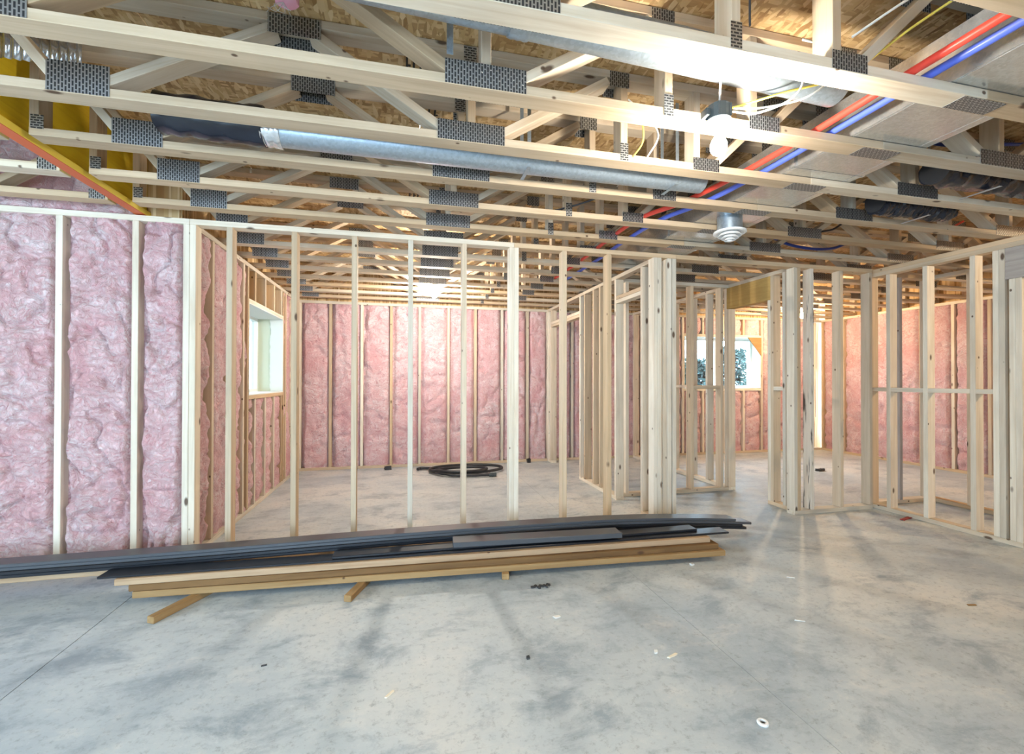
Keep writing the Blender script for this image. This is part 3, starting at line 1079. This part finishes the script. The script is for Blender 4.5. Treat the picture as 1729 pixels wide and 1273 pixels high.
# ceiling diffuser
df = empty('air_diffuser', (2.25, 2.77, 2.265), label='round white ceiling diffuser on a galvanised collar below the duct', cat='air vent')
lathe('collar', [(.083, 2.330), (.083, 2.4393)], 32, 'galv', df, (2.25, 2.77, 0))
lathe('flange', [(.083, 2.340), (.108, 2.334), (.110, 2.322), (.098, 2.318), (.082, 2.328)], 32, 'white', df, (2.25, 2.77, 0))
for rr, z in ((.076, 2.300), (.056, 2.284), (.036, 2.270)):
    lathe('cone_ring', [(rr - .020, z + .020), (rr, z), (rr + .004, z + .002), (rr - .016, z + .024)], 28, 'white', df, (2.25, 2.77, 0))
lathe('centre_cap', [(.018, 2.276), (.022, 2.268), (.014, 2.262), (.0001, 2.261)], 20, 'white', df, (2.25, 2.77, 0))
lathe('spindle', [(.006, 2.265), (.006, 2.40)], 10, 'galv', df, (2.25, 2.77, 0))

# ------------------------------------------------------------------ bare-bulb lamps


def lamp(loc, label, box_mat='box', side_box=True, glow='bulb_warm'):
    """loc: centre of the lampholder underside"""
    x, y, z = loc
    e = empty('ceiling_lamp', loc, label=label, cat='lamp', group='bare-bulb ceiling lamps')
    jb = lathe('junction_box', [(.044, z + .018), (.047, z + .022), (.047, z + .076), (.042, z + .080)], 12, box_mat, e, (x, y, 0), smooth=False)
    if side_box:
        for a in range(5):
            an = a * 1.256 + .3
            bar('box_rib', (x + .0485 * math.cos(an), y + .0485 * math.sin(an), z + .022), (x + .0485 * math.cos(an), y + .0485 * math.sin(an), z + .076), .009, .006, box_mat, jb, (math.cos(an), math.sin(an), 0))
        box('nail_bracket', x - .066, x - .0465, y - .012, y + .03, z + .028, z + .060, box_mat, jb)
    lathe('lampholder', [(.0001, z + .018), (.048, z + .018), (.050, z + .013), (.044, z + .004), (.034, z), (.024, z - .018), (.0215, z - .022), (.0001, z - .022)], 28, 'white', e, (x, y, 0))
    zb = z - .022
    zc = zb - .016
    gb = lathe('bulb', [(.0130, zc), (.0175, zc - .014), (.0275, zc - .030), (.0335, zc - .046), (.0330, zc - .064), (.0255, zc - .080), (.013, zc - .089), (.0001, zc - .091)], 16, glow, e, (x, y, 0))
    lathe('screw_cap', [(.0130, zb), (.0140, zb - .004), (.0130, zb - .008), (.0140, zb - .012), (.0130, zb - .016)], 16, 'galv', gb, (x, y, 0))
    return e


lamp((1.285, 1.648, 2.352), 'lit bare bulb under a dark junction box near the red and blue pipes', glow='bulb')
lamp((.325, 5.398, 2.372), 'lit bare bulb over the far room behind the partition', 'white', False, 'bulb_room')
lamp((6.02, 5.802, 2.372), 'lit bare bulb in the far right room by the insulated corner', 'white', False)
lamp((5.95, 1.356, 2.372), 'assumed lit bare bulb beyond the right partition, unseen outside the picture', 'white', False)  # assumed off-frame lamp, added for its warm light at the right

# ------------------------------------------------------------------ cables


def cable(pts, r, mat, label):
    return tag(tube('cable', pts, r, mat, None, 3), label, 'cable', 'electrical cables')


cable([(1.285, 1.642, 2.437), (1.225, 1.56, 2.455), (1.165, 1.475, 2.49), (1.137, 1.44, 2.56), (1.132, 1.43, 2.80)], .0042, 'cable_white', 'white cable rising from the lit junction box past the pipe')
cable([(1.345, 1.63, 2.42), (1.46, 1.58, 2.412), (1.58, 1.49, 2.42), (1.66, 1.44, 2.50), (1.60, 1.43, 2.58), (1.50, 1.44, 2.60)], .0042, 'cable_white', 'white cable looping beside the junction box, lower loop')
cable([(1.345, 1.638, 2.412), (1.43, 1.60, 2.395), (1.50, 1.50, 2.40), (1.52, 1.455, 2.46), (1.45, 1.45, 2.54)], .0042, 'cable_white', 'white cable looping beside the junction box, upper loop')
cable([(1.345, 1.650, 2.432), (1.50, 1.53, 2.448), (1.72, 1.44, 2.50), (1.85, 1.28, 2.60), (2.0, 1.12, 2.69), (2.20, .9, 2.76)], .0046, 'cable_yellow', 'yellow cable stretched from the junction box towards the duct')
cable([(1.112, 2.116, 2.68), (1.15, 2.06, 2.60), (1.16, 2.05, 2.48), (1.14, 2.1155, 2.425)], .004, 'cable_yellow', 'yellow cable dropping past a vertical web left of the bulb')
cable([(1.113, 2.1155, 2.72), (1.20, 2.06, 2.60), (1.245, 2.05, 2.51), (1.215, 2.1155, 2.425)], .004, 'cable_white', 'white cable dropping past a vertical web left of the bulb')
cable([(1.30, 2.62, 2.50), (1.27, 2.46, 2.48), (1.18, 2.47, 2.45), (1.08, 2.49, 2.46)], .004, 'cable_white', 'white cable curling above a bottom chord below the bulb')
cable([(1.55, 1.28, 2.50), (1.70, 1.20, 2.60), (1.95, 1.02, 2.74), (2.3, .9, 2.80)], .0046, 'cable_white', 'white cable slanting up across a vertical web at the picture top')
cable([(1.05, 1.33, 2.83), (1.10, 1.27, 2.66), (1.12, 1.28, 2.46)], .0038, 'cable_black', 'thin grey wire hanging in front of the galvanised pipe')
cable([(2.78, 2.03, 2.70), (3.1, 1.98, 2.655), (3.35, 1.88, 2.64), (3.75, 1.83, 2.66), (4.2, 1.84, 2.70)], .010, 'cable_blue', 'dark blue cable sagging above the nearer black flexible duct')
cable([(2.57, 2.06, 2.60), (2.60, 2.0, 2.53), (2.63, 1.82, 2.445)], .005, 'cable_white', 'short white cable behind the rectangular duct')
cable([(3.30, 3.50, 2.60), (3.45, 3.46, 2.53), (3.70, 3.44, 2.50), (3.95, 3.46, 2.53), (4.15, 3.5, 2.60)], .013, 'cable_blue', 'dark blue cable sagging over the right partition')
cable([(3.05, 3.08, 2.56), (3.20, 3.06, 2.50), (3.45, 3.05, 2.53), (3.6, 3.08, 2.60)], .008, 'cable_black', 'black cable sagging between trusses over the right partition')
cable([(3.35, 2.67, 2.455), (3.55, 2.70, 2.47), (3.80, 2.72, 2.52)], .010, 'cable_white', 'pale conduit lying slanted across two trusses on the right')
cable([(3.75, 2.69, 2.50), (3.95, 2.66, 2.46), (4.15, 2.66, 2.47), (4.35, 2.68, 2.55)], .008, 'red', 'thin red pipe dipping between trusses on the right')
cable([(2.60, 3.06, 2.50), (2.72, 3.05, 2.46), (2.88, 3.06, 2.455)], .010, 'red', 'short red pipe behind the round diffuser')
cable([(.93, 3.08, 2.47), (1.02, 3.02, 2.47), (1.18, 2.86, 2.48), (1.32, 2.70, 2.51)], .006, 'cable_black', 'black cable slanting between trusses left of the pipes')

# hanging pink tuft with white threads at the picture top
tf = empty('insulation_tuft', (-.47, 1.95, 2.76), label='pink insulation tuft with white threads hanging at the picture top', cat='insulation')
o = lathe('fluff', [(.0001, 2.760), (.02, 2.765), (.045, 2.785), (.05, 2.815), (.04, 2.845), (.0001, 2.857)], 14, 'pink_tuft', tf, (-.47, 1.95, 0))
for v in o.data.vertices:
    v.co += Vector((1, 1, 1)) * .012 * noise.noise(v.co * 40)
for i in range(6):
    a = i * 1.05
    tube('thread', [(-.48, 1.94, 2.77), (-.49 + .03 * math.cos(a), 1.93 + .02 * math.sin(a), 2.735), (-.49 + .05 * math.cos(a + .5), 1.92, 2.705 + .01 * (i % 3))], .0012, 'white', tf, 1)

# ------------------------------------------------------------------ stacked boards on the floor
GRP = 'boards stacked on the floor'


def board(name, xa, ya, xb, yb, z0, th, wd, mat, label, cat='board', droop=None, group=GRP):
    """board with its near lower edge from (xa,ya) to (xb,yb); wd deep, th thick"""
    a, b = Vector((xa, ya, 0)), Vector((xb, yb, 0))
    d = (b - a)
    L = d.length
    ang = math.atan2(d.y, d.x)
    bm = bmesh.new()
    bmesh.ops.create_cube(bm, size=1)
    bmesh.ops.scale(bm, vec=(L, wd, th), verts=bm.verts)
    bmesh.ops.bevel(bm, geom=bm.edges[:], offset=min(.003, th * .2), segments=1, affect='EDGES')
    if droop:
        for i in range(1, 24):
            bmesh.ops.bisect_plane(bm, geom=bm.verts[:] + bm.edges[:] + bm.faces[:], plane_co=(-L / 2 + L * i / 24, 0, 0), plane_no=(1, 0, 0))
        for v in bm.verts:
            v.co.z += droop((v.co.x + L / 2) / L)
    me = D.meshes.new(name)
    bm.to_mesh(me)
    bm.free()
    me.materials.append(M[mat])
    o = D.objects.new(name, me)
    nrm = Vector((-math.sin(ang), math.cos(ang), 0))
    c = (a + b) / 2 + nrm * wd / 2
    o.location = (c.x, c.y, z0 + th / 2)
    o.rotation_euler = (0, 0, ang)
    COL.objects.link(o)
    return tag(o, label, cat, group)


def sleeper(x0, y0, x1, y1, label):
    d = Vector((x1 - x0, y1 - y0, 0))
    o = bar('bearer', (x0, y0, .019), (x1, y1, .019), .045, .037, 'lumber', None, (1, 0, 0), .003)
    return tag(o, label, 'bearer', 'bearers under the board stack')


sleeper(-1.290, 2.715, -.98, 3.33, 'bearer sticking out under the board stack, leftmost of three')
sleeper(-.322, 2.725, -.10, 3.33, 'bearer sticking out under the board stack, middle one of three')
sleeper(.620, 2.800, .72, 3.36, 'bearer under the board stack, rightmost of three')
tag(box('bearer', -3.1, -3.0, 3.0, 3.4, .0005, .1140, 'lumber', None, .003), 'thick bearer under the long black planks, outside the picture', 'bearer', 'bearers under the board stack')

e_ = .0006
board('lumber_board', -1.495, 2.957, 2.190, 2.742, .0382, .0375, .14, 'lumber', 'lowest wooden board of the front stack, longest edge showing')
board('lumber_board', -1.515, 2.950 + .012, 2.160, 2.774, .0766, .0370, .13, 'lumber_dark', 'middle wooden board of the front stack, darker edge')
board('lumber_board', -1.585, 2.960 + .004, 2.120, 2.812, .1145, .0370, .13, 'lumber_pale', 'top wooden board of the front stack, pale edge')
board('lumber_board', -1.40, 3.14, 1.9, 3.120, .0382, .0375, .14, 'lumber', 'bottom wooden board of the rear stack under the black planks')
board('lumber_board', -1.43, 3.14, 1.8, 3.120, .0766, .0370, .14, 'lumber', 'middle wooden board of the rear stack under the black planks')
board('lumber_board', -3.9, 3.150, -1.20, 3.138, .1145, .0370, .14, 'lumber_pale', 'pale wooden board end showing under the long black planks')
board('composite_plank', -1.678, 2.984, 2.300, 2.842, .1524, .014, .112, 'black_board', 'thin black plank on the wooden front stack, longest of the thin ones')
board('composite_plank', -.440, 2.952, 2.080, 2.905, .1672, .016, .10, 'black_board', 'thin dark plank lying mid-stack, its end left of the raised plank')
board('composite_plank', .300, 2.925, 1.455, 2.850, .1838, .034, .125, 'sheen_board', 'short raised charcoal plank on top of the front stack')


def dr(xa, xb):
    def f(u):
        x = xa + (xb - xa) * u
        return -.075 * max(0, (x - 1.35) / 1.3) ** 1.7 + .012 * max(0, math.cos((x - .2) * .9)) ** 2
    return f


for i, (xa, ya, xb, yb_, wd, mt, lab) in enumerate((
        (-4.3, 3.120, 2.660, 3.085, .125, 'black_board', 'lowest long black plank of the rear stack'),
        (-4.3, 3.112, 2.620, 3.080, .125, 'black_board', 'second long black plank of the rear stack, from below'),
        (-4.2, 3.118, 2.700, 3.078, .125, 'sheen_board', 'third long black plank of the rear stack, from below'),
        (-4.3, 3.105, 2.560, 3.082, .118, 'sheen_board', 'topmost long black plank along the rear of the stack, lightened for sheen'))):
    board('composite_plank', xa, ya, xb, yb_, .1535 + .0212 * i, .020, wd, mt, lab, droop=dr(xa, xb))

# ------------------------------------------------------------------ hose coil in the far room
hz = empty('hose_coil', (.75, 6.15, 0), label='black corrugated hose coiled on the concrete in the far room', cat='hose')
pts = []
for i in range(26):
    t = i / 25 * 2 * math.pi * 1.15
    pts.append((.82 + .50 * math.cos(t + 2.6), 6.24 + .26 * math.sin(t + 2.6), .030 + .02 * (i / 25)))
for i in range(24):
    t = i / 23 * 2 * math.pi * 1.1
    pts.append((.74 + .34 * math.cos(t + 3.4), 6.10 + .20 * math.sin(t + 3.4), .075 - .035 * (i / 23)))
pts += [(.60, 5.90, .03), (.85, 5.84, .03), (1.07, 5.82, .03)]
tube('hose', pts, .0195, 'black', hz, 4)
pipe_wall('coupling', (1.065, 5.82, .031), (1.16, 5.815, .031), .026, 'box', hz, 18, 6, 0, .06)
tube('tail', [(.16, 6.40, .03), (.22, 6.46, .03), (.42, 6.40, .03), (.55, 6.34, .03)], .0195, 'black', hz, 4)

# ------------------------------------------------------------------ scraps on the floor


def scrap(name, x, y, dims, rot, mat, label, cat='scrap'):
    bm = bmesh.new()
    bmesh.ops.create_cube(bm, size=1)
    bmesh.ops.scale(bm, vec=dims, verts=bm.verts)
    bmesh.ops.subdivide_edges(bm, edges=bm.edges[:], cuts=2)
    for v in bm.verts:
        v.co += Vector(dims) * .22 * noise.noise(v.co * 70 + Vector((x * 9, y * 7, 0)))
    me = D.meshes.new(name)
    bm.to_mesh(me)
    bm.free()
    me.materials.append(M[mat])
    o = D.objects.new(name, me)
    o.location = (x, y, dims[2] * .5)
    o.rotation_euler = (0, 0, rot)
    COL.objects.link(o)
    return tag(o, label, cat, 'scraps on the floor')


bpy_ring = lathe('plastic_ring', [(.010, .0005), (.020, .0005), (.021, .005), (.018, .009), (.011, .009), (.0095, .005), (.010, .0005)], 24, 'white', None, (1.29, 1.417, 0))
tag(bpy_ring, 'small white plastic ring on the bare concrete near the picture bottom', 'ring')
cl = empty('debris_clump', (.81, 2.659, 0), label='small dark clump of debris in front of the board stack', cat='scrap', group='scraps on the floor')
for i in range(7):
    o = scrap('flake', .76 + .017 * i, 2.659 + .012 * math.sin(i * 2.3), (.024, .014, .010), i * .9, 'dark_bit', None, None)
    del o['group']
    o.parent = cl
    o.location -= cl.location
scrap('shim', 4.47, 3.20, (.16, .03, .012), .25, 'red_bit', 'dull red shim beside the right partition bottom plate')
scrap('wood_chip', 1.197, 1.856, (.05, .012, .005), .3, 'chip', 'pale chip on the open concrete, right of the picture centre')
scrap('wood_chip', 1.14, 1.90, (.022, .016, .006), 1.0, 'foam', 'white crumb on the open concrete next to a pale chip')
scrap('pebble', .547, 1.99, (.014, .014, .009), 0, 'dark_bit', 'dark pebble on the open concrete below the picture centre')
scrap('wood_chip', -.06, 1.889, (.040, .009, .005), .8, 'chip', 'pale splinter on the open concrete in the lower middle')
scrap('wood_chip', -.609, 2.206, (.020, .007, .004), .2, 'dark_bit', 'dark splinter on the bluish concrete at lower left')
scrap('wood_chip', .791, 2.302, (.035, .022, .005), .2, 'foam', 'white crumb on the concrete between clump and pebble')
scrap('wood_chip', 1.92, 2.74, (.022, .022, .012), .2, 'foam', 'white crumb right in front of the wooden board stack')
scrap('wood_chip', 3.119, 1.892, (.05, .012, .004), -.2, 'lumber', 'brown splinter on the concrete at the right')
scrap('wood_chip', 2.031, 1.977, (.05, .007, .004), -.5, 'foam', 'white sliver on the concrete right of the board stack front')
scrap('wood_chip', 2.42, 2.42, (.045, .006, .004), -.6, 'foam', 'white sliver near the right end of the board stack')
scrap('debris_lump', 5.68, 5.183, (.12, .06, .03), .2, 'dark_bit', 'dark debris lump on the floor of the far right room')
scrap('hose_fitting', -.245, 6.60, (.09, .05, .05), .1, 'black', 'small black fitting on the floor by the far pink wall, left of the hose')
scrap('hose_fitting', 1.843, 6.70, (.05, .05, .06), .1, 'black', 'small black fitting on the floor by the far pink wall, right of the hose')
